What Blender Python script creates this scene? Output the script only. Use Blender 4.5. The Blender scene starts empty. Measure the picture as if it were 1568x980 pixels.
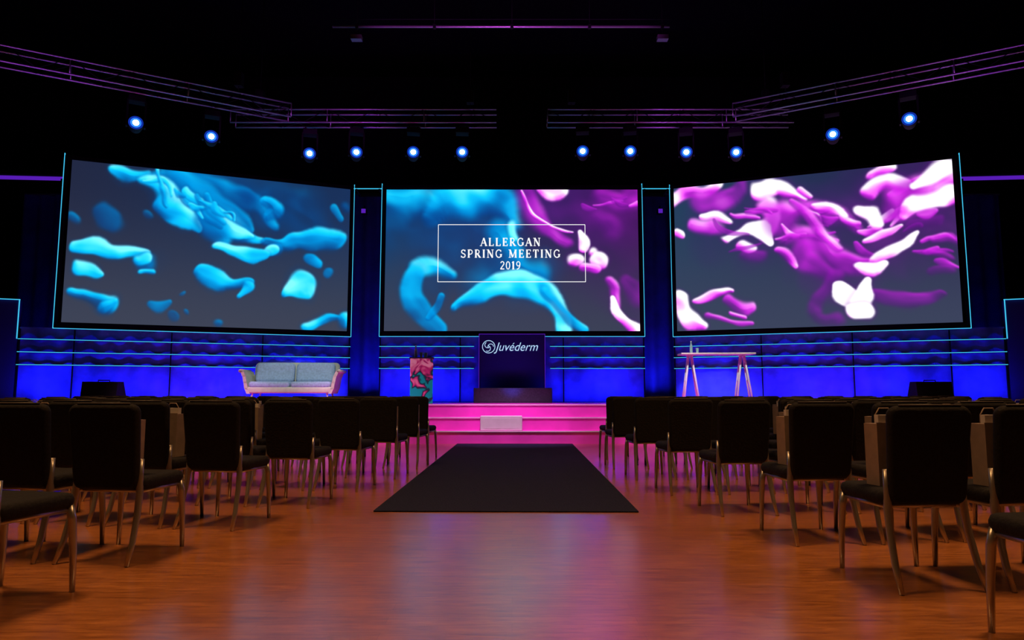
import bpy, math, random
import numpy as np
from mathutils import Vector, Matrix
random.seed(4)
sc = bpy.context.scene
try:
    sc.view_settings.view_transform = 'Standard'
    sc.view_settings.look = 'None'
except Exception as e:
    print(e)

# ------------------------------------------------------------------ materials
def mat(name, col=(.5,.5,.5), rough=.5, metal=0.0, emit=None, es=1.0, noise=0.0, nscale=20, bump=0.0, spec=None, sheen=0.0):
    m = bpy.data.materials.new(name); m.use_nodes = True
    nt = m.node_tree; b = nt.nodes['Principled BSDF']
    b.inputs['Base Color'].default_value = (*col, 1)
    b.inputs['Roughness'].default_value = rough
    b.inputs['Metallic'].default_value = metal
    if spec is not None: b.inputs['Specular IOR Level'].default_value = spec
    if emit is not None:
        b.inputs['Emission Color'].default_value = (*emit, 1)
        b.inputs['Emission Strength'].default_value = es
    if noise > 0 or bump > 0:
        tc = nt.nodes.new('ShaderNodeTexCoord')
        nz = nt.nodes.new('ShaderNodeTexNoise'); nz.inputs['Scale'].default_value = nscale
        nz.inputs['Detail'].default_value = 4
        nt.links.new(tc.outputs['Object'], nz.inputs['Vector'])
        if noise > 0:
            r = nt.nodes.new('ShaderNodeValToRGB')
            r.color_ramp.elements[0].position = .3; r.color_ramp.elements[1].position = .7
            r.color_ramp.elements[0].color = (*[c*(1-noise) for c in col], 1)
            r.color_ramp.elements[1].color = (*[min(1, c*(1+noise)) for c in col], 1)
            nt.links.new(nz.outputs['Fac'], r.inputs['Fac'])
            nt.links.new(r.outputs['Color'], b.inputs['Base Color'])
        if bump > 0:
            bp = nt.nodes.new('ShaderNodeBump'); bp.inputs['Strength'].default_value = bump
            bp.inputs['Distance'].default_value = .01
            nt.links.new(nz.outputs['Fac'], bp.inputs['Height'])
            nt.links.new(bp.outputs['Normal'], b.inputs['Normal'])
    return m

M_black = mat('black_paint', (.006,.006,.007), .8, noise=.3, nscale=6, spec=.2)
M_frame = mat('matte_black_frame', (.004,.004,.006), .7, spec=.2)
M_wall = mat('dark_hall_wall', (.008,.008,.011), .95, noise=.3, nscale=2, spec=.1)
M_ceil = mat('dark_ceiling', (.003,.003,.004), .98, spec=.05)
M_cyan = mat('cyan_led', (0,0,0), .5, emit=(.05,.50,.80), es=1.15)
M_violet = mat('violet_led', (0,0,0), .5, emit=(.16,.02,.75), es=.6)
M_curt = mat('blue_stage_fabric', (.09,.09,.62), .9, noise=.35, nscale=2.2, bump=.3)
M_drape = mat('dark_blue_drape', (.03,.03,.22), .95, noise=.3, nscale=2)
M_navy = mat('navy_panel', (.025,.02,.16), .5)
M_white = mat('white_vinyl', (.85,.85,.85), .45, noise=.05, nscale=5)
M_deck = mat('pink_stage_laminate', (.85,.07,.60), .35, noise=.12, nscale=2)
M_nose = mat('step_nosing', (.95,.85,.95), .3)
M_carpet = mat('navy_carpet', (.012,.013,.032), .95, noise=.5, nscale=90, bump=.5, spec=.1)
M_metal = mat('truss_aluminium', (.45,.45,.48), .35, metal=.8)
M_fabric = mat('black_chair_fabric', (.007,.006,.007), .85, noise=.4, nscale=60, bump=.4, spec=.2)
M_pipe = mat('chair_piping', (.05,.04,.04), .6)
M_leg = mat('brushed_leg_metal', (.40,.35,.30), .30, metal=.75)
M_kraft = mat('kraft_paper', (.22,.155,.12), .8, noise=.15, nscale=12)
M_print = mat('white_paper_print', (.5,.45,.42), .7)
M_cream = mat('cream_sofa_shell', (.70,.68,.48), .6, noise=.08, nscale=10)
M_cush = mat('pale_blue_cushion', (.42,.54,.70), .85, noise=.15, nscale=25, bump=.3)
M_wood = mat('pale_birch', (.85,.76,.66), .5, noise=.1, nscale=14)
M_glass = mat('bottle_glass', (.35,.5,.55), .1)
M_text = mat('white_letters', (0,0,0), .5, emit=(1,1,1), es=1.0)
M_logo = mat('logo_letters', (0,0,0), .5, emit=(.42,.62,.85), es=1.2)
M_lens = mat('lamp_core', (0,0,0), .5, emit=(.55,.85,1.0), es=14)
M_halo = mat('lamp_halo_ring', (0,0,0), .5, emit=(.02,.16,1.0), es=1.8)  # blue lens glow around the core, imitated by an emissive ring
M_halo2 = mat('lamp_halo_rim', (0,0,0), .5, emit=(.005,.04,.5), es=.7)  # dim outer edge of the imitated lens glow
M_plinth = mat('charcoal_plinth', (.07,.09,.115), .7, noise=.2, nscale=30)

def floor_mat():
    m = bpy.data.materials.new('orange_wood_floor'); m.use_nodes = True
    nt = m.node_tree; b = nt.nodes['Principled BSDF']
    tc = nt.nodes.new('ShaderNodeTexCoord')
    mp = nt.nodes.new('ShaderNodeMapping'); mp.inputs['Scale'].default_value = (1.6, 11, 1)
    nz = nt.nodes.new('ShaderNodeTexNoise'); nz.inputs['Scale'].default_value = 3
    nz.inputs['Detail'].default_value = 9; nz.inputs['Roughness'].default_value = .7
    nz.inputs['Distortion'].default_value = .4
    r = nt.nodes.new('ShaderNodeValToRGB')
    e = r.color_ramp.elements
    e[0].position = .32; e[0].color = (.22,.066,.015,1)
    e[1].position = .70; e[1].color = (.52,.185,.045,1)
    br = nt.nodes.new('ShaderNodeTexBrick')
    br.inputs['Scale'].default_value = 1.0
    br.inputs['Brick Width'].default_value = 1.1; br.inputs['Row Height'].default_value = .10
    br.inputs['Mortar Size'].default_value = .001
    br.inputs['Color1'].default_value = (1,1,1,1); br.inputs['Color2'].default_value = (.80,.78,.76,1)
    br.inputs['Mortar'].default_value = (.6,.57,.55,1)
    mx = nt.nodes.new('ShaderNodeMixRGB'); mx.blend_type = 'MULTIPLY'; mx.inputs[0].default_value = .85
    nt.links.new(tc.outputs['Object'], mp.inputs['Vector'])
    nt.links.new(mp.outputs['Vector'], nz.inputs['Vector'])
    nt.links.new(tc.outputs['Object'], br.inputs['Vector'])
    nt.links.new(nz.outputs['Fac'], r.inputs['Fac'])
    nt.links.new(r.outputs['Color'], mx.inputs[1]); nt.links.new(br.outputs['Color'], mx.inputs[2])
    nt.links.new(mx.outputs[0], b.inputs['Base Color'])
    mr = nt.nodes.new('ShaderNodeMapRange')
    mr.inputs['To Min'].default_value = .24; mr.inputs['To Max'].default_value = .42
    nt.links.new(nz.outputs['Fac'], mr.inputs['Value'])
    nt.links.new(mr.outputs['Result'], b.inputs['Roughness'])
    b.inputs['Specular IOR Level'].default_value=.6
    b.inputs['Coat Weight'].default_value=.9; b.inputs['Coat Roughness'].default_value=.20; b.inputs['Coat IOR'].default_value=1.65
    bp = nt.nodes.new('ShaderNodeBump'); bp.inputs['Strength'].default_value = .08; bp.inputs['Distance'].default_value = .006
    nt.links.new(nz.outputs['Fac'], bp.inputs['Height']); nt.links.new(bp.outputs['Normal'], b.inputs['Normal'])
    nt.links.new(bp.outputs['Normal'], b.inputs['Coat Normal'])
    return m
M_floor = floor_mat()

def swirl_mat():
    m = bpy.data.materials.new('printed_swirl'); m.use_nodes = True
    nt = m.node_tree; b = nt.nodes['Principled BSDF']
    tc = nt.nodes.new('ShaderNodeTexCoord')
    nz = nt.nodes.new('ShaderNodeTexNoise'); nz.inputs['Scale'].default_value = 4.2
    nz.inputs['Detail'].default_value = 1; nz.inputs['Distortion'].default_value = 1.2
    sp = nt.nodes.new('ShaderNodeSeparateXYZ')
    ma = nt.nodes.new('ShaderNodeMath'); ma.operation='MULTIPLY_ADD'; ma.inputs[1].default_value=.30; ma.inputs[2].default_value=-.19
    ad = nt.nodes.new('ShaderNodeMath'); ad.operation='ADD'
    r = nt.nodes.new('ShaderNodeValToRGB'); e = r.color_ramp.elements
    e[0].position = .38; e[0].color = (.0,.30,.32,1)
    e[1].position = .68; e[1].color = (.85,.28,.42,1)
    for p, c in ((.44,(.01,.06,.09,1)),(.50,(.015,.02,.05,1)),(.56,(.55,.02,.17,1))):
        x = e.new(p); x.color = c
    nt.links.new(tc.outputs['Object'], nz.inputs['Vector']); nt.links.new(tc.outputs['Object'], sp.inputs[0])
    nt.links.new(sp.outputs['Z'], ma.inputs[0]); nt.links.new(ma.outputs[0], ad.inputs[0]); nt.links.new(nz.outputs['Fac'], ad.inputs[1])
    nt.links.new(ad.outputs[0], r.inputs['Fac'])
    nt.links.new(r.outputs['Color'], b.inputs['Base Color'])
    nt.links.new(r.outputs['Color'], b.inputs['Emission Color']); b.inputs['Emission Strength'].default_value = .35  # print also glows faintly, brightness added though the pedestal is no lamp
    return m
M_swirl = swirl_mat()

# ------------------------------------------------------------------ mesh builder
class MB:
    def __init__(s): s.v=[]; s.f=[]; s.m=[]; s.s=[]
    def add(s, vs, fs, mi=0, smooth=False, M=None):
        o = len(s.v)
        s.v += [tuple(M @ Vector(p)) if M is not None else tuple(p) for p in vs]
        for f in fs:
            s.f.append(tuple(o+i for i in f)); s.m.append(mi); s.s.append(smooth)
    def box(s, c, d, mi=0, M=None):
        x,y,z = c; a,b,h = d[0]/2,d[1]/2,d[2]/2
        vs = [(x+i*a,y+j*b,z+k*h) for k in(-1,1) for j in(-1,1) for i in(-1,1)]
        s.add(vs, [(0,2,3,1),(4,5,7,6),(0,1,5,4),(2,6,7,3),(0,4,6,2),(1,3,7,5)], mi, False, M)
    def hexa(s, vs, mi=0, M=None):
        s.add(vs, [(0,2,3,1),(4,5,7,6),(0,1,5,4),(2,6,7,3),(0,4,6,2),(1,3,7,5)], mi, False, M)
    def pad(s, c, w, d, h, r, e, mi=0, M=None, n=5, smooth=True, taper=1.0):
        layers = [(-h/2,e),(-h/2+e*.3,e*.3),(-h/2+e,0),(h/2-e,0),(h/2-e*.3,e*.3),(h/2,e)]
        vs=[]; k=4*(n+1)
        for z,ins in layers:
            W=w/2-ins; D=d/2-ins; R=max(r-ins,.001)
            for q,(sx,sy) in enumerate(((1,1),(-1,1),(-1,-1),(1,-1))):
                for i in range(n+1):
                    a = math.pi/2*(q + i/n)
                    px = sx*(W-R)+R*math.cos(a); py = sy*(D-R)+R*math.sin(a)
                    t = 1+(taper-1)*(.5-py/d)
                    vs.append((c[0]+px*t, c[1]+py, c[2]+z))
        fs=[]
        for L in range(len(layers)-1):
            for i in range(k):
                j=(i+1)%k
                fs.append((L*k+i,L*k+j,(L+1)*k+j,(L+1)*k+i))
        s.add(vs, fs, mi, smooth, M)
        o=len(s.v)-len(vs)
        s.f.append(tuple(o+i for i in reversed(range(k)))); s.m.append(mi); s.s.append(False)
        s.f.append(tuple(o+(len(layers)-1)*k+i for i in range(k))); s.m.append(mi); s.s.append(False)
    def tube(s, pts, r, mi=0, n=8, M=None, sy=1.0, smooth=True):
        pts=[Vector(p) for p in pts]; vs=[]; N=len(pts)
        rr = r if isinstance(r,(list,tuple)) else [r]*N
        up=None
        for i,p in enumerate(pts):
            t=(pts[min(i+1,N-1)]-pts[max(i-1,0)]).normalized()
            if up is None:
                up = Vector((0,0,1)) if abs(t.z)<.9 else Vector((0,1,0))
            a=t.cross(up).normalized(); b=a.cross(t).normalized(); up=b
            for k in range(n):
                an=2*math.pi*k/n
                vs.append(tuple(p+a*math.cos(an)*rr[i]+b*math.sin(an)*rr[i]*sy))
        fs=[]
        for i in range(N-1):
            for k in range(n):
                k2=(k+1)%n
                fs.append((i*n+k,i*n+k2,(i+1)*n+k2,(i+1)*n+k))
        fs.append(tuple(reversed(range(n)))); fs.append(tuple((N-1)*n+k for k in range(n)))
        s.add(vs,fs,mi,smooth,M)
    def mesh(s, name, mats):
        me=bpy.data.meshes.new(name); me.from_pydata(s.v,[],s.f)
        for m in mats: me.materials.append(m)
        me.polygons.foreach_set('material_index', s.m)
        me.polygons.foreach_set('use_smooth', s.s)
        import bmesh
        bm=bmesh.new(); bm.from_mesh(me); bmesh.ops.recalc_face_normals(bm, faces=bm.faces); bm.to_mesh(me); bm.free()
        me.update(); return me
    def obj(s, name, mats, loc=(0,0,0), rz=0, parent=None):
        return place(name, s.mesh(name,mats), loc, rz, parent)
def place(name, me, loc=(0,0,0), rz=0, parent=None, rot=None):
    o=bpy.data.objects.new(name, me); sc.collection.objects.link(o)
    o.location=loc; o.rotation_euler = rot if rot else (0,0,rz)
    if parent: o.parent=parent
    return o

# ------------------------------------------------------------------ room shell
X=17; Y0=-5; Y1=20; H=10.5
def slab(name,c,d,m):
    b=MB(); b.box((0,0,0),d,0); return b.obj(name,[m],c)
slab('floor',(0,(Y0+Y1)/2,-.05),(2*X,Y1-Y0,.1),M_floor)
slab('ceiling',(0,(Y0+Y1)/2,H+.05),(2*X,Y1-Y0,.1),M_ceil)
slab('wall_back',(0,Y1+.1,H/2),(2*X+.4,.2,H),M_wall)
slab('wall_front',(0,Y0-.1,H/2),(2*X+.4,.2,H),M_wall)
slab('wall_left',(-X-.1,(Y0+Y1)/2,H/2),(.2,Y1-Y0,H),M_wall)
slab('wall_right',(X+.1,(Y0+Y1)/2,H/2),(.2,Y1-Y0,H),M_wall)

# ------------------------------------------------------------------ stage with steps
SZ=.75; SW=12.6
b=MB()
b.box((0,16.75,SZ/2),(2*SW,5.1,SZ),0)           # deck: y 14.2..19.3
b.box((0,14.025,.25),(2*SW,.35,.5),0)            # middle step y 13.85..14.2
b.box((0,13.675,.125),(2*SW,.35,.25),0)          # lowest step y 13.5..13.85
for y,z in ((13.49,.25),(13.84,.5),(14.19,.75)):
    b.box((0,y,z-.0115),(2*SW,.02,.02),1)         # nosing
b.obj('stage',[M_deck,M_nose])
b=MB(); b.pad((0,0,.14),.82,.30,.28,.02,.008,0,smooth=False); b.box((0,-.02,.14),(.70,.27,.20),0)
b.obj('step_block',[M_white],(-.21,13.68,.252))

# carpet runner
b=MB(); b.pad((0,0,.006),2.22,7.55,.012,.01,.003,0,smooth=False)
b.obj('carpet_runner',[M_carpet],(.0,9.66,0),math.radians(-.8))

# ------------------------------------------------------------------ backdrop panels
class Panel:
    def __init__(s,o,d,n): s.o=Vector((*o,0)); s.d=Vector((*d,0)).normalized(); s.n=Vector((*n,0)).normalized()
    def p(s,a,off,z): q=s.o+s.d*a+s.n*off; return (q.x,q.y,z)
    def box(s,b,a0,a1,o0,o1,z0,z1,mi=0):
        b.hexa([s.p(a,o,z) for z in(z0,z1) for o in(o0,o1) for a in(a0,a1)],mi)
PR=Panel((4.02,17.09),(.929,-.371),(-.371,-.929))
PL=Panel((-4.02,17.09),(-.929,-.371),(.371,-.929))
PC=Panel((-3.28,17.0),(1,0),(0,-1))
LINES=(2.12,1.845,1.575)
def curtain(b,P,a0,a1,off,z0,z1,mi,amp=.025,per=.28,rows=1):
    n=int((a1-a0)/per*8); vs=[];fs=[]
    for j in range(rows+1):
        for i in range(n+1):
            a=a0+(a1-a0)*i/n
            o=off+amp*(math.sin(a*2*math.pi/per)+.5*math.sin(a*2*math.pi/(per*2.7)+1))
            vs.append(P.p(a,o,z0+(z1-z0)*j/rows))
    for j in range(rows):
        for i in range(n):
            k=j*(n+1)+i; fs.append((k,k+1,k+n+2,k+n+1))
    b.add(vs,fs,mi,True)
def build_panel(P,L,Lx,name,seams,cut=None):
    b=MB()
    P.box(b,0,L,-.25,0,2.38,6.20,0)                     # black housing of screen
    P.box(b,0,L,0,.05,6.13,6.20,0)
    P.box(b,0,.07,0,.05,2.38,6.14,0); P.box(b,L-.07,L,0,.05,2.38,6.14,0); P.box(b,0,L,0,.05,2.38,2.47,0)
    P.box(b,0,Lx,-.25,-.12,.75,2.38,0)
    curtain(b,P,0,Lx,-.06,.76,2.38,1,amp=.016,per=.38)  # stretched fabric
    w=.0065
    P.box(b,-.008,.006,.02,.06,2.36,6.24,2); P.box(b,L-.006,L+.008,.02,.06,2.36,6.24,2)
    P.box(b,0,L,.05,.07,2.355,2.368,2)
    segs=[(0,Lx)] if not cut else [(0,cut[0]),(cut[1],Lx)]
    for z in LINES:
        for a0,a1 in segs: P.box(b,a0,a1,.0,.03,z-w,z+w,2); P.box(b,a0,a1,-.03,.012,z-.014,z+.014,0)
    for a in seams: P.box(b,a-.012,a+.012,-.03,.012,.76,2.34,0)
    return b.obj(name,[M_frame,M_curt,M_cyan])
build_panel(PR,6.30,6.92,'screen_backdrop',(.02,2.05,4.0,5.9,6.9))
build_panel(PL,6.30,6.92,'screen_backdrop',(.02,2.05,4.0,5.9,6.9))
build_panel(PC,6.56,6.56,'screen_backdrop',(.02,2.0,4.55,6.54),cut=(2.34,4.22))
# recessed connector between the panels
for sx in (-1,1):
    b=MB()
    b.hexa([(sx*x,y,z) for z in(6.12,6.134) for y in(17.0,17.03) for x in(3.29,4.01)],1)
    b.box((sx*3.65,17.55,6.12),(.7,.08,.08),0)
    for x in (3.36,3.94): b.box((sx*x,17.3,6.10),(.04,.6,.04),0)
    b.obj('panel_connector_bar',[M_frame,M_cyan])
    b=MB(); b.box((0,0,0),(.12,.2,.12),0); b.box((0,-.105,0),(.11,.01,.11),1); b.box((0,0,.10),(.04,.04,.12),0)
    b.obj('par_lamp',[M_frame,M_violet],(sx*3.86,17.6,5.68))
# full-width drape
b=MB(); PD=Panel((-13.2,18.2),(1,0),(0,-1))
curtain(b,PD,0,26.4,0,.76,6.3,0,amp=.06,per=.42,rows=2)
b.tube([(-13.2,18.2,6.33),(13.2,18.2,6.33)],.03,1)
b.obj('stage_drape',[M_drape,M_metal])
# wings
for P in (PR,PL):
    b=MB()
    P.box(b,6.94,9.2,-.2,0,.76,2.95,0)
    P.box(b,6.935,6.95,.0,.03,2.12,2.96,1); P.box(b,6.93,9.2,.0,.03,2.945,2.96,1)
    b.obj('stage_wing_flat',[M_navy,M_cyan])

# ------------------------------------------------------------------ screen pictures (fluid artwork computed per vertex)
def nz(x,y,scale,seed):
    rs=np.random.RandomState(seed); G=rs.rand(64,64)
    X_=x*scale+7.3; Y_=y*scale+3.1
    xi=np.floor(X_).astype(int); yi=np.floor(Y_).astype(int)
    fx=X_-xi; fy=Y_-yi; fx=fx*fx*fx*(fx*(fx*6-15)+10); fy=fy*fy*fy*(fy*(fy*6-15)+10)
    g=lambda a,b_: G[a%64,b_%64]
    return ((g(xi,yi)*(1-fx)+g(xi+1,yi)*fx)*(1-fy)+(g(xi,yi+1)*(1-fx)+g(xi+1,yi+1)*fx)*fy)*2-1
def sst(a,b_,x): t=np.clip((x-a)/(b_-a),0,1); return t*t*(3-2*t)
CY=[(0,(8,36,84)),(.22,(2,78,156)),(.45,(0,140,214)),(.7,(14,196,246)),(1,(120,240,255))]
MG=[(0,(50,18,86)),(.22,(124,20,156)),(.45,(206,36,222)),(.66,(248,120,248)),(.85,(255,225,255)),(1,(255,252,255))]
def ramp(R,t):
    xs=[r[0] for r in R]; return np.stack([np.interp(t,xs,[r[1][k] for r in R]) for k in range(3)],-1)
def smooth_pts(P):
    if len(P)<3: return P
    out=[]
    Q=[P[0]]+P+[P[-1]]
    for i in range(1,len(Q)-2):
        p0,p1,p2,p3=[np.array(q,float) for q in Q[i-1:i+3]]
        for t in (0,.25,.5,.75):
            out.append(tuple(.5*((2*p1)+(-p0+p2)*t+(2*p0-5*p1+4*p2-p3)*t*t+(-p0+3*p1-3*p2+p3)*t**3)))
    out.append(tuple(P[-1])); return out
def blur(a,n=1):
    for _ in range(n):
        p=np.pad(a,((1,1),(1,1))+((0,0),)*(a.ndim-2),'edge')
        a=(p[1:-1,1:-1]*4+p[:-2,1:-1]*2+p[2:,1:-1]*2+p[1:-1,:-2]*2+p[1:-1,2:]*2+p[:-2,:-2]+p[2:,2:]+p[:-2,2:]+p[2:,:-2])/16
    return a
def paint(W,Hh,bg,strokes,seed,warp=.035,light=(.35,-.8)):
    u=np.linspace(0,1,W)[None,:].repeat(Hh,0); v=np.linspace(0,1,Hh)[:,None].repeat(W,1)
    x=u*16/9; y=v.copy()
    wx=x+warp*(nz(x,y,3,seed)+.6*nz(x,y,7,seed+1)+.25*nz(x,y,13,seed+2))
    wy=y+warp*(nz(x,y,3,seed+3)+.6*nz(x,y,7,seed+4)+.25*nz(x,y,13,seed+5))
    img=bg(u,v).astype(float)
    for k,(R,op,br,soft,pts) in enumerate(strokes):
        P_=[(p[0]*16/9,p[1],max(p[2]*1.28,.008)) for p in pts]
        if len(P_)==1: P_=P_+[(P_[0][0]+.001,P_[0][1],P_[0][2])]
        P_=smooth_pts(P_)
        rm=max(p[2] for p in P_)
        d=np.full_like(x,9.0)
        for a,c in zip(P_[:-1],P_[1:]):
            dx,dy=c[0]-a[0],c[1]-a[1]; L2=dx*dx+dy*dy+1e-9
            t=np.clip(((wx-a[0])*dx+(wy-a[1])*dy)/L2,0,1)
            d=np.minimum(d,np.hypot(wx-a[0]-t*dx,wy-a[1]-t*dy)/np.maximum(a[2]+(c[2]-a[2])*t,.006))
        f=.42/max(rm,.02)**.9*.5
        f=min(max(f,4),16)
        nse=nz(wx,wy,f,seed+20+k)*.5+nz(wx,wy,f*2.1,seed+70+k)*.22
        d=d+nse*.75
        d=blur(np.minimum(d,4),2)
        lowv=nz(wx+.3*wy,wy,f*1.1,seed+120+k)*.7+nz(wx*1.2-wy*.6,wy*1.5+wx*.2,f*2.0,seed+170+k)*.45
        gy,gx=np.gradient(d); gl=np.hypot(gx,gy)+.006
        lit=(gx*light[0]+gy*light[1])/gl*np.clip(d*1.1,0,1)
        t=np.clip(br*(.72+.34*lit+.36*lowv)-.06,0,1)
        al=sst(1.05+soft*.6,.88-soft*.78,d)*op*np.clip(.30+1.25*t,0,1)
        gal=sst(1.7,.8,d)*.22*op*min(1,br)
        img=img*(1-gal[...,None])+ramp(R,np.full_like(d,.12))*gal[...,None]
        img=img*(1-al[...,None])+ramp(R,t)*al[...,None]
    return np.clip(blur(img,1),0,255)
def bgf(c0,c1,c2):
    def f(u,v):
        a=np.array(c0)*(1-u[...,None])+np.array(c1)*u[...,None]
        k=sst(.0,1.1,v)[...,None]
        return a*(1-k)+np.array(c2)*k
    return f
def s(R,op,br,soft,*pts): S.append((R,op,br,soft,pts))
def wisps(R,seed,n,u0,u1,v0,v1,ang,slope=0.0,br=(.6,1.2)):
    rn=random.Random(seed)
    for _ in range(n):
        u=rn.uniform(u0,u1); v=rn.uniform(v0,v1)+slope*(u-u0); a=math.radians(ang+rn.uniform(-30,30)); L=rn.uniform(.04,.11)
        r=rn.uniform(.010,.026); c=rn.uniform(-.03,.03); dx,dy=math.cos(a)*L/1.78,math.sin(a)*L
        s(R,.95,rn.uniform(*br),.25,(u-dx,v-dy,r*.5),(u-c*.5,v+c,r),(u+dx,v+dy,r*.5))
# left artwork
S=[]
s(CY,.75,.35,.9,(.45,.05,.14),(.68,.10,.12),(.85,.22,.10))
s(CY,.6,.30,.9,(.62,.22,.10),(.75,.30,.09))
s(CY,.9,.55,.4,(.35,.03,.04),(.48,.07,.06),(.62,.13,.05),(.70,.28,.03))
s(CY,1,.95,.2,(.14,.05,.035),(.19,.07,.05),(.24,.06,.035))
s(CY,1,.85,.3,(.26,.08,.05),(.33,.12,.08),(.42,.2,.08),(.5,.30,.075),(.58,.38,.04),(.64,.41,.02))
s(CY,.9,.6,.4,(.36,.07,.06),(.48,.16,.05),(.56,.26,.04),(.60,.33,.02))
s(CY,1,1.1,.2,(.24,.09,.04),(.32,.14,.05),(.37,.22,.04))
s(CY,1,1,.2,(.30,.2,.035),(.36,.26,.05),(.42,.34,.02))
s(CY,1,1.1,.2,(.38,.12,.02),(.47,.24,.04),(.55,.34,.04),(.61,.38,.015))
s(CY,.9,.6,.4,(.44,.30,.05),(.50,.38,.06),(.52,.46,.03))
wisps(CY,5,10,.22,.60,.04,.10,38,.62,(.7,1.25))
s(CY,1,.95,.2,(.66,.13,.035),(.70,.17,.05),(.67,.22,.03))
s(CY,1,1,.2,(.66,.42,.02),(.74,.43,.035),(.82,.38,.045),(.90,.33,.06),(.95,.35,.04))
s(CY,1,.55,.2,(.70,.48,.05)); s(CY,1,.95,.2,(.69,.49,.03))
s(CY,1,.95,.2,(.50,.46,.03),(.56,.5,.035),(.63,.52,.03),(.67,.53,.02))
s(CY,1,.7,.2,(.86,.51,.035),(.89,.55,.03))
s(CY,.9,.35,.3,(.11,.33,.055),(.15,.37,.04)); s(CY,.8,.5,.3,(.01,.36,.03)); s(CY,.7,.5,.3,(.26,.27,.025))
s(CY,1,1,.2,(.03,.52,.025),(.10,.51,.035),(.15,.54,.03),(.22,.52,.035),(.27,.52,.02))
s(CY,1,.45,.2,(.26,.58,.065)); s(CY,1,1,.3,(.23,.57,.025),(.27,.55,.02)); s(CY,1,.9,.3,(.25,.63,.015),(.29,.62,.015))
s(CY,1,1,.2,(.04,.63,.03),(.09,.65,.035),(.12,.66,.015))
s(CY,1,.9,.2,(.02,.77,.025),(.08,.80,.035),(.14,.83,.045)); s(CY,1,.95,.2,(.12,.85,.03),(.16,.82,.02))
s(CY,.9,.5,.3,(.29,.88,.02),(.33,.90,.03),(.36,.87,.02))
s(CY,1,.95,.2,(.45,.65,.03),(.50,.70,.045),(.57,.73,.025),(.62,.70,.02)); s(CY,1,.95,.2,(.60,.80,.015),(.62,.73,.03))
s(CY,1,1.2,.15,(.76,.78,.02),(.80,.74,.05),(.83,.73,.065),(.84,.78,.03))
s(CY,.9,.45,.3,(.93,.62,.025)); s(CY,.9,.4,.3,(.53,.97,.03)); s(CY,.8,.4,.3,(.37,.96,.02)); s(CY,.8,.5,.3,(.42,.93,.015)); s(CY,.8,.5,.3,(.40,.80,.012))
s(CY,1,.9,.2,(.82,.98,.03),(.9,.94,.035),(.95,.93,.02)); s(CY,1,1,.2,(.975,.93,.045))
s(CY,.8,.4,.3,(.98,.15,.03)); s(CY,.8,.6,.2,(.94,.16,.02),(.96,.2,.015))
ART_L=paint(432,243,bgf((30,36,60),(22,44,82),(56,61,78)),S,11,.034)
# centre artwork
S=[]
s(CY,.6,.35,1,(.0,.2,.2),(.2,.2,.2),(.35,.3,.2),(.45,.5,.15))
s(CY,.9,1,.8,(.02,.04,.12),(.12,.06,.10))
s(CY,.95,1,.4,(.18,.20,.05),(.24,.10,.08),(.36,.07,.10),(.45,.12,.09),(.50,.24,.07))
s(CY,.9,.75,.6,(.44,.30,.08),(.50,.42,.07),(.53,.55,.07),(.62,.62,.06))
s(CY,1,1.25,.4,(.50,.25,.04),(.51,.34,.03))
s(CY,.95,1.15,.4,(.13,.55,.045),(.19,.53,.06),(.26,.58,.035)); s(CY,.95,.65,.3,(.12,.6,.05),(.11,.74,.06),(.16,.88,.05),(.21,.98,.04))
s(CY,.5,.3,1,(.2,.7,.08),(.24,.62,.05)); s(CY,.9,.8,.3,(.17,.9,.012),(.2,.82,.02),(.22,.74,.02))
s(CY,.55,.5,1,(.4,.62,.12),(.6,.62,.12))
s(CY,1,1.2,.25,(.28,.82,.03),(.35,.74,.045),(.45,.68,.055),(.55,.67,.062),(.63,.72,.066),(.69,.84,.045),(.71,.98,.04))
s(CY,.95,.8,.3,(.64,.72,.04),(.72,.90,.025),(.78,.99,.02))
s(MG,.55,.35,1,(.62,.1,.12),(.8,.12,.18),(.97,.1,.2)); s(MG,.45,.2,1,(.85,.35,.16),(.95,.6,.14),(.95,.8,.10))
s(MG,.8,.6,.6,(.55,.05,.05),(.59,.16,.05),(.63,.28,.04),(.72,.38,.03)); s(MG,1,.95,.2,(.53,.02,.008),(.56,.12,.010),(.61,.22,.012),(.68,.28,.014),(.74,.3,.008))
s(MG,1,1.4,.3,(.63,.0,.03),(.67,.03,.045),(.71,.01,.03))
s(MG,.8,.65,.7,(.86,.04,.05),(.94,.08,.05),(.99,.03,.06)); s(MG,.6,.5,.8,(.84,.2,.05),(.9,.3,.05))
wisps(MG,9,4,.80,.98,.02,.22,10,0,(.35,.6))
s(MG,1,1.6,.2,(.77,.30,.018),(.785,.37,.03),(.78,.42,.02)); s(MG,1,1.5,.2,(.76,.50,.042)); s(MG,1,1.6,.2,(.82,.45,.05)); s(MG,1,1.5,.2,(.84,.53,.045)); s(MG,1,.9,.2,(.78,.56,.03),(.83,.58,.03))
s(MG,.9,.85,.4,(.88,.66,.03),(.90,.72,.035),(.90,.82,.03)); s(MG,1,1.5,.2,(.89,.78,.015),(.90,.86,.028),(.94,.93,.025),(.985,.97,.04))
s(MG,.7,.5,.6,(.95,.66,.04),(.99,.75,.05)); s(MG,1,1,.2,(.97,.12,.01),(1.0,.10,.015))
ART_C=paint(480,270,bgf((18,54,96),(52,18,72),(54,59,78)),S,31,.020)
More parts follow.
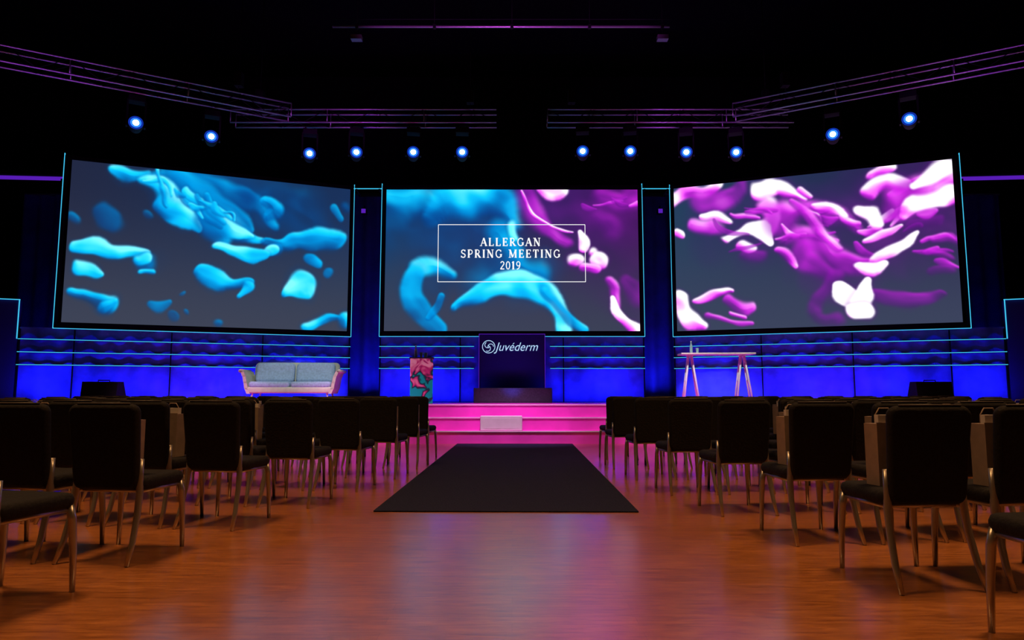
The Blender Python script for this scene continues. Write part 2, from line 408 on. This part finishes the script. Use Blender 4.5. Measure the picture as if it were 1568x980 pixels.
# right artwork
S=[]
s(MG,.5,.3,1,(.4,.3,.18),(.6,.35,.2),(.85,.2,.2)); s(MG,.4,.2,1,(.15,.3,.12),(.3,.5,.12)); s(MG,.45,.35,1,(.6,.7,.10),(.85,.55,.15),(.95,.4,.15))
s(MG,1,1.3,.3,(.0,.07,.04),(.07,.05,.045),(.13,.03,.04),(.18,-.02,.035)); s(MG,.8,.6,.5,(.12,.12,.06),(.22,.1,.05),(.28,.05,.04))
s(MG,1,1.4,.2,(.13,.22,.025),(.18,.22,.04),(.22,.25,.025)); s(MG,.9,.7,.4,(.08,.28,.04),(.16,.30,.05))
s(MG,1,1.5,.2,(.35,.10,.04),(.41,.07,.045),(.46,.13,.045),(.51,.18,.025)); s(MG,1,.9,.2,(.5,.1,.03),(.53,.16,.02))
s(MG,.95,.8,.4,(.36,.2,.045),(.38,.3,.04),(.34,.36,.04)); s(MG,1,1.5,.2,(.20,.38,.025),(.26,.34,.035),(.33,.35,.04),(.37,.44,.015))
s(MG,1,1.1,.2,(.25,.44,.03),(.29,.48,.035)); s(MG,.8,.5,.5,(.28,.53,.04),(.33,.55,.04))
s(MG,.95,.7,.5,(.42,.30,.08),(.5,.25,.06),(.6,.28,.07),(.67,.36,.04)); s(MG,.95,.75,.4,(.43,.45,.05),(.5,.42,.06),(.57,.48,.07),(.64,.58,.06),(.72,.62,.04))
wisps(MG,21,12,.40,.72,.18,.46,25,.3,(.45,1.0)); wisps(MG,22,9,.74,.98,.06,.34,-28,0,(.5,1.2)); wisps(MG,23,5,.84,.98,.38,.66,-12,0,(.4,.8)); wisps(MG,24,5,.08,.34,.20,.50,10,0,(.4,.9))
s(MG,.95,.5,.5,(.5,.55,.06),(.58,.66,.05)); s(MG,.9,.9,.3,(.46,.20,.02),(.52,.30,.03),(.56,.42,.03),(.63,.52,.02)); s(MG,1,1.4,.3,(.55,.24,.018),(.60,.25,.035),(.64,.3,.018)); s(MG,1,1,.3,(.40,.5,.02),(.45,.55,.03),(.48,.6,.015))
s(MG,1,1.5,.2,(.68,.25,.03),(.72,.28,.04),(.74,.36,.025)); s(MG,1,1.4,.2,(.73,.13,.035),(.78,.09,.045),(.83,.13,.035)); s(MG,1,1.3,.2,(.73,.04,.03),(.79,.01,.03))
s(MG,.95,.8,.4,(.82,.25,.07),(.9,.18,.09),(.97,.12,.09)); s(MG,1,1.5,.25,(.83,.33,.02),(.86,.27,.035),(.92,.24,.04),(.99,.22,.04)); s(MG,1,1.5,.3,(.86,.15,.025),(.92,.1,.04),(.98,.03,.05))
s(MG,1,1.5,.2,(.74,.60,.025),(.78,.55,.03),(.84,.52,.025),(.88,.46,.010)); s(MG,1,1.5,.2,(.69,.62,.025),(.74,.67,.035),(.77,.64,.02)); s(MG,1,1.3,.2,(.70,.45,.02),(.76,.43,.025),(.82,.4,.01))
s(MG,.9,.5,.3,(.74,.84,.035),(.80,.88,.045),(.87,.88,.03),(.93,.83,.02)); s(MG,.8,.4,.4,(.6,.68,.04),(.52,.92,.04),(.58,.97,.04))
s(MG,1,2.2,.1,(.615,.75,.022),(.635,.84,.045),(.665,.89,.055)); s(MG,1,2.2,.1,(.665,.90,.05),(.70,.82,.038),(.72,.74,.02)); s(MG,1,2.0,.2,(.64,.93,.03),(.69,.93,.03))
s(MG,1,1.5,.2,(.03,.76,.035),(.03,.86,.045),(.06,.95,.05),(.1,.99,.03)); s(MG,1,1.2,.2,(.09,.80,.025),(.13,.76,.03),(.19,.74,.025),(.22,.75,.015))
s(MG,.95,.65,.3,(.2,.80,.03),(.25,.87,.045),(.29,.86,.03)); s(MG,1,1,.2,(.21,.9,.012),(.27,.92,.012)); s(MG,.9,.7,.3,(.12,.92,.02),(.2,.95,.015),(.3,.96,.012))
s(MG,.8,.5,.4,(.93,.5,.02),(.99,.48,.02)); s(MG,.8,.5,.4,(.92,.58,.02),(.98,.6,.02)); s(MG,.7,.4,.4,(.93,.7,.02),(.98,.68,.02)); s(MG,1,.9,.2,(.0,.33,.02),(.03,.35,.02)); s(MG,.7,.4,.4,(.86,.4,.03),(.95,.38,.03))
ART_R=paint(432,243,bgf((32,56,84),(34,30,66),(54,61,84)),S,57,.034)

M_screen=bpy.data.materials.new('projected_picture'); M_screen.use_nodes=True
nt=M_screen.node_tree; nt.nodes.clear()
at=nt.nodes.new('ShaderNodeAttribute'); at.attribute_name='Col'
em=nt.nodes.new('ShaderNodeEmission'); em.inputs['Strength'].default_value=1.25
ou=nt.nodes.new('ShaderNodeOutputMaterial')
nt.links.new(at.outputs['Color'],em.inputs['Color']); nt.links.new(em.outputs[0],ou.inputs['Surface'])
def screen(name,P,aL,aR,z0,z1,img,parent=None):
    Hh,W,_=img.shape
    k=np.linspace(0,1,W); pts=np.array([P.p(aL+(aR-aL)*t,.03,0) for t in k])
    V=np.zeros((Hh,W,3)); V[:,:,0]=pts[None,:,0]; V[:,:,1]=pts[None,:,1]
    V[:,:,2]=np.linspace(z1,z0,Hh)[:,None]
    i,j=np.meshgrid(np.arange(Hh-1),np.arange(W-1),indexing='ij'); a=(i*W+j).ravel()
    F=np.stack([a,a+W,a+W+1,a+1],-1)
    me=bpy.data.meshes.new(name); me.from_pydata(V.reshape(-1,3).tolist(),[],F.tolist())
    c=img.reshape(-1,3)/255.0; lin=np.where(c<=.04045,c/12.92,((c+.055)/1.055)**2.4)
    col=np.ones((len(lin),4),dtype=np.float32); col[:,:3]=lin
    ca=me.color_attributes.new('Col','FLOAT_COLOR','POINT'); ca.data.foreach_set('color',col.ravel())
    me.materials.append(M_screen); me.update()
    return place(name,me,parent=parent)
screen('projection_screen',PL,6.16,.10,2.50,6.11,ART_L)
sC=screen('projection_screen',PC,.11,6.45,2.50,6.09,ART_C)
screen('projection_screen',PR,.10,6.16,2.50,6.13,ART_R)

# ------------------------------------------------------------------ serif lettering
T=.19; t_=.09
def arc(cx,cy,rx,ry,a0,a1,n=12): return [(cx+rx*math.cos(math.radians(a0+(a1-a0)*i/n)),cy+ry*math.sin(math.radians(a0+(a1-a0)*i/n))) for i in range(n+1)]
GL={
'A':(.80,[([(.08,0),(.40,1)],t_),([(.40,1),(.72,0)],T),([(.2,.36),(.6,.36)],t_)],[(.08,0),(.72,0)]),
'L':(.66,[([(.17,0),(.17,1)],T),([(.05,.035),(.6,.035)],t_),([(.6,0),(.6,.25)],t_)],[(.17,1)]),
'E':(.68,[([(.17,0),(.17,1)],T),([(.05,.035),(.6,.035)],t_),([(.05,.965),(.58,.965)],t_),([(.17,.5),(.48,.5)],t_),([(.6,0),(.6,.24)],t_),([(.58,1),(.58,.78)],t_),([(.46,.38),(.46,.62)],t_)],[]),
'R':(.76,[([(.17,0),(.17,1)],T),([(.17,.965),(.36,.965)]+arc(.36,.73,.2,.235,90,-90)+[(.17,.495)],.11),([(.36,.49),(.66,.03)],T)],[(.17,0),(.17,1),(.68,0)]),
'G':(.80,[(arc(.42,.5,.34,.47,50,310,18),.13),([(.68,.1),(.68,.42)],T),([(.66,.95),(.66,.72)],t_)],[(.68,.42)]),
'N':(.86,[([(.15,0),(.15,1)],t_),([(.15,1),(.70,0)],T),([(.70,0),(.70,1)],t_)],[(.15,0),(.12,1),(.70,1)]),
'S':(.62,[(arc(.31,.74,.21,.22,30,235,12)+arc(.31,.26,.23,.23,65,-150,12),.13),([(.52,.97),(.52,.75)],t_),([(.07,.03),(.07,.25)],t_)],[]),
'P':(.68,[([(.17,0),(.17,1)],T),([(.17,.965),(.38,.965)]+arc(.38,.70,.21,.265,90,-90)+[(.17,.435)],.11)],[(.17,0),(.17,1)]),
'I':(.36,[([(.18,0),(.18,1)],T)],[(.18,0),(.18,1)]),
'M':(1.0,[([(.14,0),(.14,1)],t_),([(.14,1),(.48,.05)],T),([(.48,.05),(.82,1)],t_),([(.84,0),(.84,1)],T)],[(.14,0),(.12,1),(.84,0),(.84,1)]),
'T':(.74,[([(.37,0),(.37,1)],T),([(.06,.965),(.68,.965)],t_),([(.07,1),(.07,.74)],t_),([(.67,1),(.67,.74)],t_)],[(.37,0)]),
'2':(.58,[(arc(.29,.74,.19,.23,170,-30,12)+[(.07,.06)],.12),([(.05,.06),(.52,.06)],.13)],[]),
'0':(.60,[(arc(.30,.5,.21,.46,0,360,24),.12)],[]),
'1':(.46,[([(.24,0),(.24,1)],T),([(.24,.97),(.08,.82)],t_)],[(.24,0)]),
'9':(.60,[(arc(.29,.69,.20,.27,0,360,20),.11),([(.49,.69),(.46,.35),(.32,.1),(.12,.03)],.12)],[]),
' ':(.45,[],[])}
def lettering(b,txt,xc,zbase,h,y,track=.16,mi=0):
    w=sum(GL[c][0] for c in txt)+track*(len(txt)-1); x=xc-w*h/2
    def q(p0,p1,wd):
        p0=Vector(p0);p1=Vector(p1);d=(p1-p0)
        if d.length<1e-6:return
        d.normalize(); n=Vector((-d.y,d.x))*wd/2
        vs=[p0+n,p0-n,p1-n,p1+n]
        b.add([(x+a.x*h,y,zbase+a.y*h) for a in vs],[(0,1,2,3)],mi)
    for c in txt:
        W,st,se=GL[c]
        for pts,wd in st:
            for a,c2 in zip(pts[:-1],pts[1:]): q(a,c2,wd)
        for sx,sz in se:
            zz=.03 if sz<.01 else (.97 if sz>.99 else sz); q((sx-.14,zz),(sx+.14,zz),.07)
        x+=(W+track)*h
b=MB(); yt=16.955
K=6.34/384
lettering(b,'ALLERGAN',-.04,6.09-(379-291)*K,.205,yt,.19)
lettering(b,'SPRING MEETING',-.04,6.09-(397-291)*K,.205,yt,.19)
lettering(b,'2019',-.04,6.09-(415-291)*K,.205,yt,.10)
x0,x1=-3.17+80*K,-3.17+303*K; za,zb=6.09-55*K,6.09-143*K
w=.008
for c,d in (((x0+x1)/2,za),(x1-x0,2*w)),(((x0+x1)/2,zb),(x1-x0,2*w)),((x0,(za+zb)/2),(2*w,za-zb)),((x1,(za+zb)/2),(2*w,za-zb)):
    b.box((c[0],yt,c[1]),(d[0],.004,d[1]),0)
b.obj('title_lettering',[M_text],parent=sC)

# central logo panel
b=MB(); b.box((0,16.86,1.58),(1.60,.10,1.65),0)
for sx in (-1,1): b.box((sx*.805,16.84,1.58),(.010,.1,1.65),1)
b.box((0,16.84,2.41),(1.62,.1,.010),1)
cx,cz=-.57,2.10
for i in range(24):
    a0=2*math.pi*i/24;a1=2*math.pi*(i+1)/24
    b.add([(cx+r*math.cos(a),16.80,cz+r*math.sin(a)) for a in(a0,a1) for r in(.145,.16)],[(0,1,3,2)],2)
for k in range(3):
    ph=k*2.09
    pts=[(cx+.05*math.cos(ph)+.07*math.cos(ph+i*.45),16.80,cz+.05*math.sin(ph)+.07*math.sin(ph+i*.45)) for i in range(9)]
    b.tube(pts,.007,2,n=5)
lp=b.obj('logo_panel',[M_navy,M_violet,M_logo])
cu=bpy.data.curves.new('logo_text','FONT'); cu.body='Juv\u00e9derm'; cu.size=.30; cu.align_x='LEFT'; cu.offset=-.002; cu.shear=.35
cu.extrude=.003; cu.materials.append(M_logo)
o=bpy.data.objects.new('logo_text',cu); sc.collection.objects.link(o); o.location=(-.41,16.80,2.0); o.rotation_euler=(math.pi/2,0,0); o.scale=(.90,1,1); o.parent=lp

# ------------------------------------------------------------------ stage furniture
b=MB(); b.pad((0,0,.17),1.80,.55,.34,.03,.01,0,smooth=False); b.box((0,-.277,.17),(1.7,.01,.27),0)
b.obj('stage_plinth',[M_plinth],(.02,16.1,SZ+.001))

# sofa
b=MB()
RX=lambda a:Matrix.Rotation(math.radians(a),4,'X')
b.pad((0,0,.29),1.86,.76,.14,.08,.03,0)                       # base shell
for sx in (-1,1):
    b.pad((sx*.45,-.05,.405),.88,.66,.15,.07,.05,1)            # seat cushions
    Mb=Matrix.Translation((sx*.45,.18,.68))@RX(78)
    b.pad((0,0,0),.87,.46,.18,.09,.07,1,M=Mb)                  # back cushions
    prof=[(.88,.22),(.93,.32),(.955,.46),(.985,.60),(1.035,.70),(1.075,.71)]
    for (xa,za_),(xb,zb_) in zip(prof[:-1],prof[1:]):
        th=.035
        b.hexa([(sx*(x+o_),y,z) for (x,z) in((xa,za_-.01),(xb,zb_+.01)) for y in(-.38,.36) for o_ in(-th,th)],0)
    b.tube([(sx*1.07,-.38,.71),(sx*1.07,.36,.71)],.04,0)
    for yy in (-.30,.30): b.tube([(sx*.80,yy,.24),(sx*.86,yy*1.1,.004)],[.022,.014],2)
Mb=Matrix.Translation((0,.34,.60))@RX(80)
b.pad((0,0,0),1.92,.66,.07,.10,.03,0,M=Mb)
b.obj('sofa',[M_cream,M_cush,M_wood],(-4.93,15.6,SZ+.001),math.radians(4))

# printed pedestal with bottle and glasses
b=MB(); b.pad((0,0,.49),.50,.50,.98,.02,.008,0,smooth=False); b.pad((0,0,.995),.54,.54,.03,.02,.008,1,smooth=False)
b.obj('printed_pedestal_table',[M_swirl,M_plinth],(-2.02,15.4,SZ+.001),math.radians(8))
def bottle(loc,name='water_bottle'):
    b=MB(); b.tube([(0,0,0),(0,0,.02),(0,0,.15),(0,0,.19),(0,0,.215),(0,0,.25)],[.03,.034,.034,.022,.013,.013],0,n=14)
    b.tube([(0,0,.25),(0,0,.27)],.016,1,n=12); b.obj(name,[M_glass,M_white],loc)
def glass(loc):
    b=MB(); b.tube([(0,0,0),(0,0,.008),(0,0,.012),(0,0,.09),(0,0,.11)],[.026,.028,.026,.034,.036],0,n=14); b.obj('drinking_glass',[M_glass],loc)
bottle((-2.14,15.3,SZ+1.012)); glass((-2.02,15.32,SZ+1.012)); glass((-1.92,15.36,SZ+1.012)); glass((-1.96,15.5,SZ+1.012))

# high trestle table
b=MB(); b.pad((0,0,1.085),1.60,.62,.035,.02,.008,0,smooth=False)
for sx in (-1,1):
    cx=sx*.57
    for lx in (-1,1):
        for ly in (-1,1):
            b.tube([(cx+lx*.03,ly*.06,1.07),(cx+lx*.17,ly*.12,0.005)],.021,1,n=8)
    b.box((cx,0,1.055),(.10,.34,.03),1)
    for lx in (-1,1): b.tube([(cx+lx*.105,-.10,.5),(cx+lx*.105,.10,.5)],.011,1)
b.obj('trestle_bar_table',[M_wood,M_white],(4.53,15.3,SZ+.001),math.radians(-5))
bottle((3.98,15.28,SZ+1.105)); glass((4.10,15.22,SZ+1.105))

# floor monitors (wedges)
for x in (-8.55,8.75):
    b=MB()
    b.hexa([(-.37,-.22,0),(.37,-.22,0),(-.37,.24,0),(.37,.24,0),(-.37,-.16,.46),(.37,-.16,.46),(-.37,.06,.46),(.37,.06,.46)],0)
    b.box((0,-.2,.22),(.64,.02,.34),1,M=Matrix.Rotation(math.radians(-7),4,'X'))
    b.tube([(-.12,-.02,.46),(-.12,-.02,.49),(.12,-.02,.49),(.12,-.02,.46)],.010,1)
    b.obj('stage_monitor_speaker',[M_frame,M_black],(x,14.5,SZ+.002),0)

# ------------------------------------------------------------------ trusses
def truss(p0,p1,size=.30,name='lighting_truss',hang=(.1,.9)):
    p0=Vector(p0);p1=Vector(p1);d=(p1-p0);L=d.length;d.normalize()
    side=Vector((-d.y,d.x,0)).normalized();up=Vector((0,0,1)); b=MB();h=size/2
    cs=[side*a*h+up*c*h for a in(-1,1) for c in(-1,1)]
    for c in cs: b.tube([p0+c,p1+c],.020,0,n=6)
    n=int(L/.5)
    for i in range(n):
        a=p0+d*(L*i/n); c2=p0+d*(L*(i+1)/n)
        for ca,cb in ((cs[0],cs[1]),(cs[2],cs[3]),(cs[0],cs[2]),(cs[1],cs[3])):
            u_,w_=(ca,cb) if i%2 else (cb,ca)
            b.tube([a+u_,c2+w_],.009,1,n=5)
        if i%4==0:
            b.tube([a+cs[0],a+cs[1]],.012,0,n=5); b.tube([a+cs[2],a+cs[3]],.012,0,n=5)
    for f in hang:
        q=p0+d*L*f; b.tube([q+up*h,Vector((q.x,q.y,H-.01))],.008,1,n=5); b.box(tuple(q+up*(h+.35)),(.16,.16,.3),1)
    return b.obj(name,[M_metal,M_black])
TZ=7.15
truss((-6.3,15.0,TZ),(-.35,15.0,TZ)); truss((.80,15.0,TZ),(6.3,15.0,TZ))
truss((-4.9,14.62,TZ-.02),(-14.2,9.3,TZ-.02)); truss((4.9,14.62,TZ-.02),(14.2,9.3,TZ-.02))
b=MB(); zz=8.5
b.tube([(-3.7,13.5,zz),(3.25,13.5,zz)],.028,0); b.tube([(-3.7,13.5,zz+.16),(3.25,13.5,zz+.16)],.010,1)
for x in (-3.2,-1.6,0,1.6,3.1): b.tube([(x,13.5,zz),(x,13.5,H-.01)],.008,1,n=5); b.box((x,13.5,zz),(.06,.07,.08),1)
for x in (-3.2,3.1): b.box((x,13.5,zz-.25),(.22,.14,.09),0); b.tube([(x,13.5,zz-.2),(x,13.5,zz)],.012,1)
b.obj('lighting_pipe',[M_metal,M_black])
for sx in(-1,1):
    b=MB(); b.tube([(sx*10.5,16.9,6.33),(sx*15.5,16.5,6.33)],.05,0); b.tube([(sx*10.5,16.9,6.43),(sx*15.5,16.5,6.43)],.03,1)
    b.tube([(sx*14.9,16.55,6.3),(sx*14.9,16.55,H-.01)],.01,1); b.tube([(sx*11.2,16.85,6.3),(sx*11.2,16.85,H-.01)],.01,1)
    b.box((sx*11.2,16.8,6.2),(.14,.14,.2),1)
    b.obj('led_batten',[M_violet,M_black])

# moving heads
bh=MB()
bh.box((0,0,.60),(.30,.24,.12),0)
bh.tube([(-.10,0,.66),(-.10,0,.72)],.018,0); bh.tube([(.10,0,.66),(.10,0,.72)],.018,0)
for sx in(-1,1): bh.box((sx*.16,0,.30),(.035,.12,.55),0)
bh.box((0,0,.56),(.34,.12,.04),0)
bh.tube([(0,.19,.06),(0,.15,.06),(0,.0,.06),(0,-.14,.06),(0,-.18,.06)],[.07,.11,.135,.130,.14],0,n=18)
def disc(b,r0,r1,y,z,mi,n=24):
    vs=[];fs=[]
    for i in range(n):
        a=2*math.pi*i/n; vs+= [(r0*math.cos(a),y,z+r0*math.sin(a)),(r1*math.cos(a),y,z+r1*math.sin(a))]
    for i in range(n):
        j=(i+1)%n; fs.append((2*i,2*i+1,2*j+1,2*j))
    b.add(vs,fs,mi)
disc(bh,.001,.058,-.186,.06,1); disc(bh,.058,.098,-.185,.06,2); disc(bh,.098,.135,-.184,.06,3)  # lit core, then two emissive rings standing in for its halo
ME_head=bh.mesh('moving_head',[M_black,M_lens,M_halo,M_halo2])
HEADS=[(-7.59,13.4,.04),(-6.37,14.1,.02),(-4.55,15,-.03),(-3.5,15,0),(-2.22,15,0),(-1.12,15,0),(1.59,15,.02),(2.66,15,.02),(3.92,15,0),(5.04,15,0),(6.75,14.0,.03),(7.96,13.3,.08)]
for x,y,dz in HEADS:
    place('moving_head_light',ME_head,(x,y,TZ-.15-.76+dz),-math.atan2(x,y))

# ------------------------------------------------------------------ chairs
c=MB()
c.pad((0,.0,.455),.47,.46,.075,.07,.03,0)
Mb=Matrix.Translation((0,-.245,.675))@RX(90+7)
c.pad((0,0,0),.46,.51,.055,.055,.022,0,M=Mb,taper=.90)
c.tube([(-.17,-.285,.932),(.17,-.285,.932)],.006,2,n=6)
c.tube([(-.20,.20,.41),(-.20,-.20,.41)],.014,1); c.tube([(.20,.20,.41),(.20,-.20,.41)],.014,1)
c.tube([(-.20,.17,.41),(.20,.17,.41)],.012,1); c.tube([(-.20,-.17,.41),(.20,-.17,.41)],.012,1)
for sx in(-1,1):
    c.tube([(sx*.205,.19,.43),(sx*.213,.205,.36),(sx*.22,.215,.2),(sx*.225,.22,.0)],[.020,.020,.017,.013],1,n=8)
    c.tube([(sx*.205,-.20,.60),(sx*.205,-.205,.50),(sx*.208,-.205,.40),(sx*.213,-.222,.28),(sx*.222,-.265,.12),(sx*.23,-.315,.0)],[.016,.019,.021,.019,.017,.013],1,n=8)
ME_chair=c.mesh('conference_chair',[M_fabric,M_leg,M_pipe])
# paper gift bag
g=MB(); w_,d_,h_=.26,.10,.34
g.hexa([(x,y,z) for z in(0,h_*.98) for y in(-d_/2,d_/2) for x in(-w_/2,w_/2)],0)
g.hexa([(x,y,z) for z in(h_*.98,h_) for y in(-d_/2,-d_/2+.004) for x in(-w_/2,w_/2)],0)
g.box((0,-d_/2-.001,h_*.45),(.12,.002,.10),1); g.box((0,d_/2+.001,h_*.45),(.12,.002,.10),1)
g.box((0.01,0,h_+.01),(.20,.03,.06),1)
for yy in(-d_/2+.002,d_/2-.002):
    g.tube([(-.06,yy,h_-.02),(-.055,yy,h_+.04),(-.03,yy,h_+.075),(.03,yy,h_+.075),(.055,yy,h_+.04),(.06,yy,h_-.02)],.004,0,n=5)
ME_bag=g.mesh('paper_gift_bag',[M_kraft,M_print])
rowsR=[(2.25,2.80,3),(2.13,3.86,4),(2.06,4.94,6),(1.90,6.02,7),(1.75,7.15,8),(1.62,8.30,9),(1.53,9.45,10),(1.60,10.6,11)]
rowsL=[(2.48,3.42,3),(2.40,4.42,5),(2.20,5.45,6),(1.95,6.42,7),(1.74,7.40,8),(1.54,8.45,9),(1.42,9.5,10),(1.42,10.55,11)]
for side,rows in((1,rowsR),(-1,rowsL)):
    for ri,(x,y,n) in enumerate(rows):
        a=math.radians(6 if side>0 else 8)
        if ri==0 and side<0: a=math.radians(14)
        for k in range(n):
            rz=side*a+math.radians(random.uniform(-1.5,1.5))
            place('conference_chair',ME_chair,(side*x,y,0),rz)
            if random.random()<.85 and not (ri==0 and side<0):
                ox=random.uniform(-.04,.04); oy=random.uniform(-.10,.02)
                q=Matrix.Rotation(rz,3,'Z')@Vector((ox,oy,0))
                place('paper_gift_bag',ME_bag,(side*x+q.x,y+q.y,.494),rz+math.radians(random.uniform(-10,10)))
            x+=.575*math.cos(a); y+=.575*math.sin(a); a+=math.radians(1.6)

# ------------------------------------------------------------------ lights
def area(name,loc,tgt,sx,sy,col,e,spread=180):
    l=bpy.data.lights.new(name,'AREA'); l.shape='RECTANGLE'; l.size=sx; l.size_y=sy; l.color=col; l.energy=e; l.spread=math.radians(spread)
    o=bpy.data.objects.new(name,l); sc.collection.objects.link(o); o.location=loc
    o.rotation_euler=(Vector(tgt)-Vector(loc)).to_track_quat('-Z','Y').to_euler(); return o
def spot(name,loc,tgt,col,e,ang,blend=.6,r=.1):
    l=bpy.data.lights.new(name,'SPOT'); l.color=col; l.energy=e; l.spot_size=math.radians(ang); l.spot_blend=blend; l.shadow_soft_size=r
    o=bpy.data.objects.new(name,l); sc.collection.objects.link(o); o.location=loc
    o.rotation_euler=(Vector(tgt)-Vector(loc)).to_track_quat('-Z','Y').to_euler(); return o
BL=(.025,.035,1.0)
def upl(P,a0,a1,e):
    m=(a0+a1)/2; l=area('blue_uplight',P.p(m,.45,.80),P.p(m,-.05,1.6),a1-a0,.06,BL,e,150)
    n=(Vector(P.p(m,-.05,1.6))-Vector(P.p(m,.45,.80))).normalized(); z=-n; x=P.d.copy(); y=z.cross(x)
    l.rotation_euler=Matrix((x,y,z)).transposed().to_euler()
upl(PR,.1,6.8,62); upl(PL,.1,6.8,62); upl(PC,.1,2.2,20); upl(PC,4.3,6.4,20)
for P,al in((PR,(.9,2.9,4.9,6.4)),(PL,(.9,2.9,4.9,6.4)),(PC,(1.0,5.6))):
    for a in al: spot('blue_par',P.p(a,.7,.85),P.p(a,-.05,1.3),BL,40,75,1,.05)
for sx in(-1,1): area('gap_uplight',(sx*3.65,17.6,.8),(sx*3.65,18.2,3.5),.6,.08,BL,20,120)
area('drape_uplight_left',(-11.7,17.2,.8),(-11.7,18.2,4),2.0,.1,BL,10); area('drape_uplight_right',(11.7,17.2,.8),(11.7,18.2,4),2.0,.1,BL,10)
spot('logo_panel_wash',(0,15.2,.8),(0,16.8,1.6),(.1,.08,1),30,50,1)
# pink wash on the steps
for x in(-7,-3.5,0,3.5,7): spot('pink_step_wash',(x,11.2,7.0),(x*.95,14.1,.5),(1,.48,.95),2400,32,.8,.15)
spot('pink_floor_beam',(1.59,14.9,6.3),(1.6,9.2,0),(1,.05,.9),7500,28,.9,.12)
spot('pink_floor_beam_left',(-2.22,14.9,6.3),(-1.6,11.2,0),(1,.10,.9),3000,26,.9,.12)
spot('blue_floor_beam',(-1.12,14.9,6.3),(-.7,4.0,0),(.60,.40,1),4500,26,.9,.12)
spot('lilac_floor_beam',(1.59,14.9,6.3),(.6,3.8,0),(1,.12,1),6500,22,.9,.12)
spot('blue_floor_beam_left',(-3.5,14.9,6.3),(-1.2,4.2,0),(.65,.55,1),2500,16,.9,.12)
# warm house lighting
for x in(-4.5,4.5): area('warm_house_light',(x,4.5,9.8),(x,4.5,0),2,2,(1,.52,.20),290,110)
area('warm_house_light_rear',(0,.5,9.8),(0,1.5,0),3,1.5,(1,.52,.24),30,110)
spot('sofa_key',(-3,10,7.2),(-4.9,15.6,1.2),(.85,.95,1),1300,18,.7); spot('table_key',(3,10,7.2),(4.5,15.3,1.4),(.9,1,.95),1600,18,.7)
# truss tint
for sx in(-1,1):
    area('truss_tint',(sx*4.5,13.4,6.0),(sx*4.6,15,7.2),3,.2,(.65,.06,1),6,70)
    area('truss_tint_side',(sx*8.2,11.6,6.0),(sx*9,12.6,7.3),3,.2,(.5,.06,1),3,70)
area('pipe_tint',(0,13.0,7.9),(0,13.5,8.5),6,.1,(.8,.08,1),6,60)

w=bpy.data.worlds.new('World'); sc.world=w; w.use_nodes=True
w.node_tree.nodes['Background'].inputs[0].default_value=(.01,.012,.03,1); w.node_tree.nodes['Background'].inputs[1].default_value=.1

cam=bpy.data.cameras.new('camera'); co=bpy.data.objects.new('camera',cam); sc.collection.objects.link(co)
cam.lens=24.2; cam.sensor_width=36; co.location=(0,0,1.0); co.rotation_euler=(math.radians(95.97),0,0); cam.clip_end=100
sc.camera=co
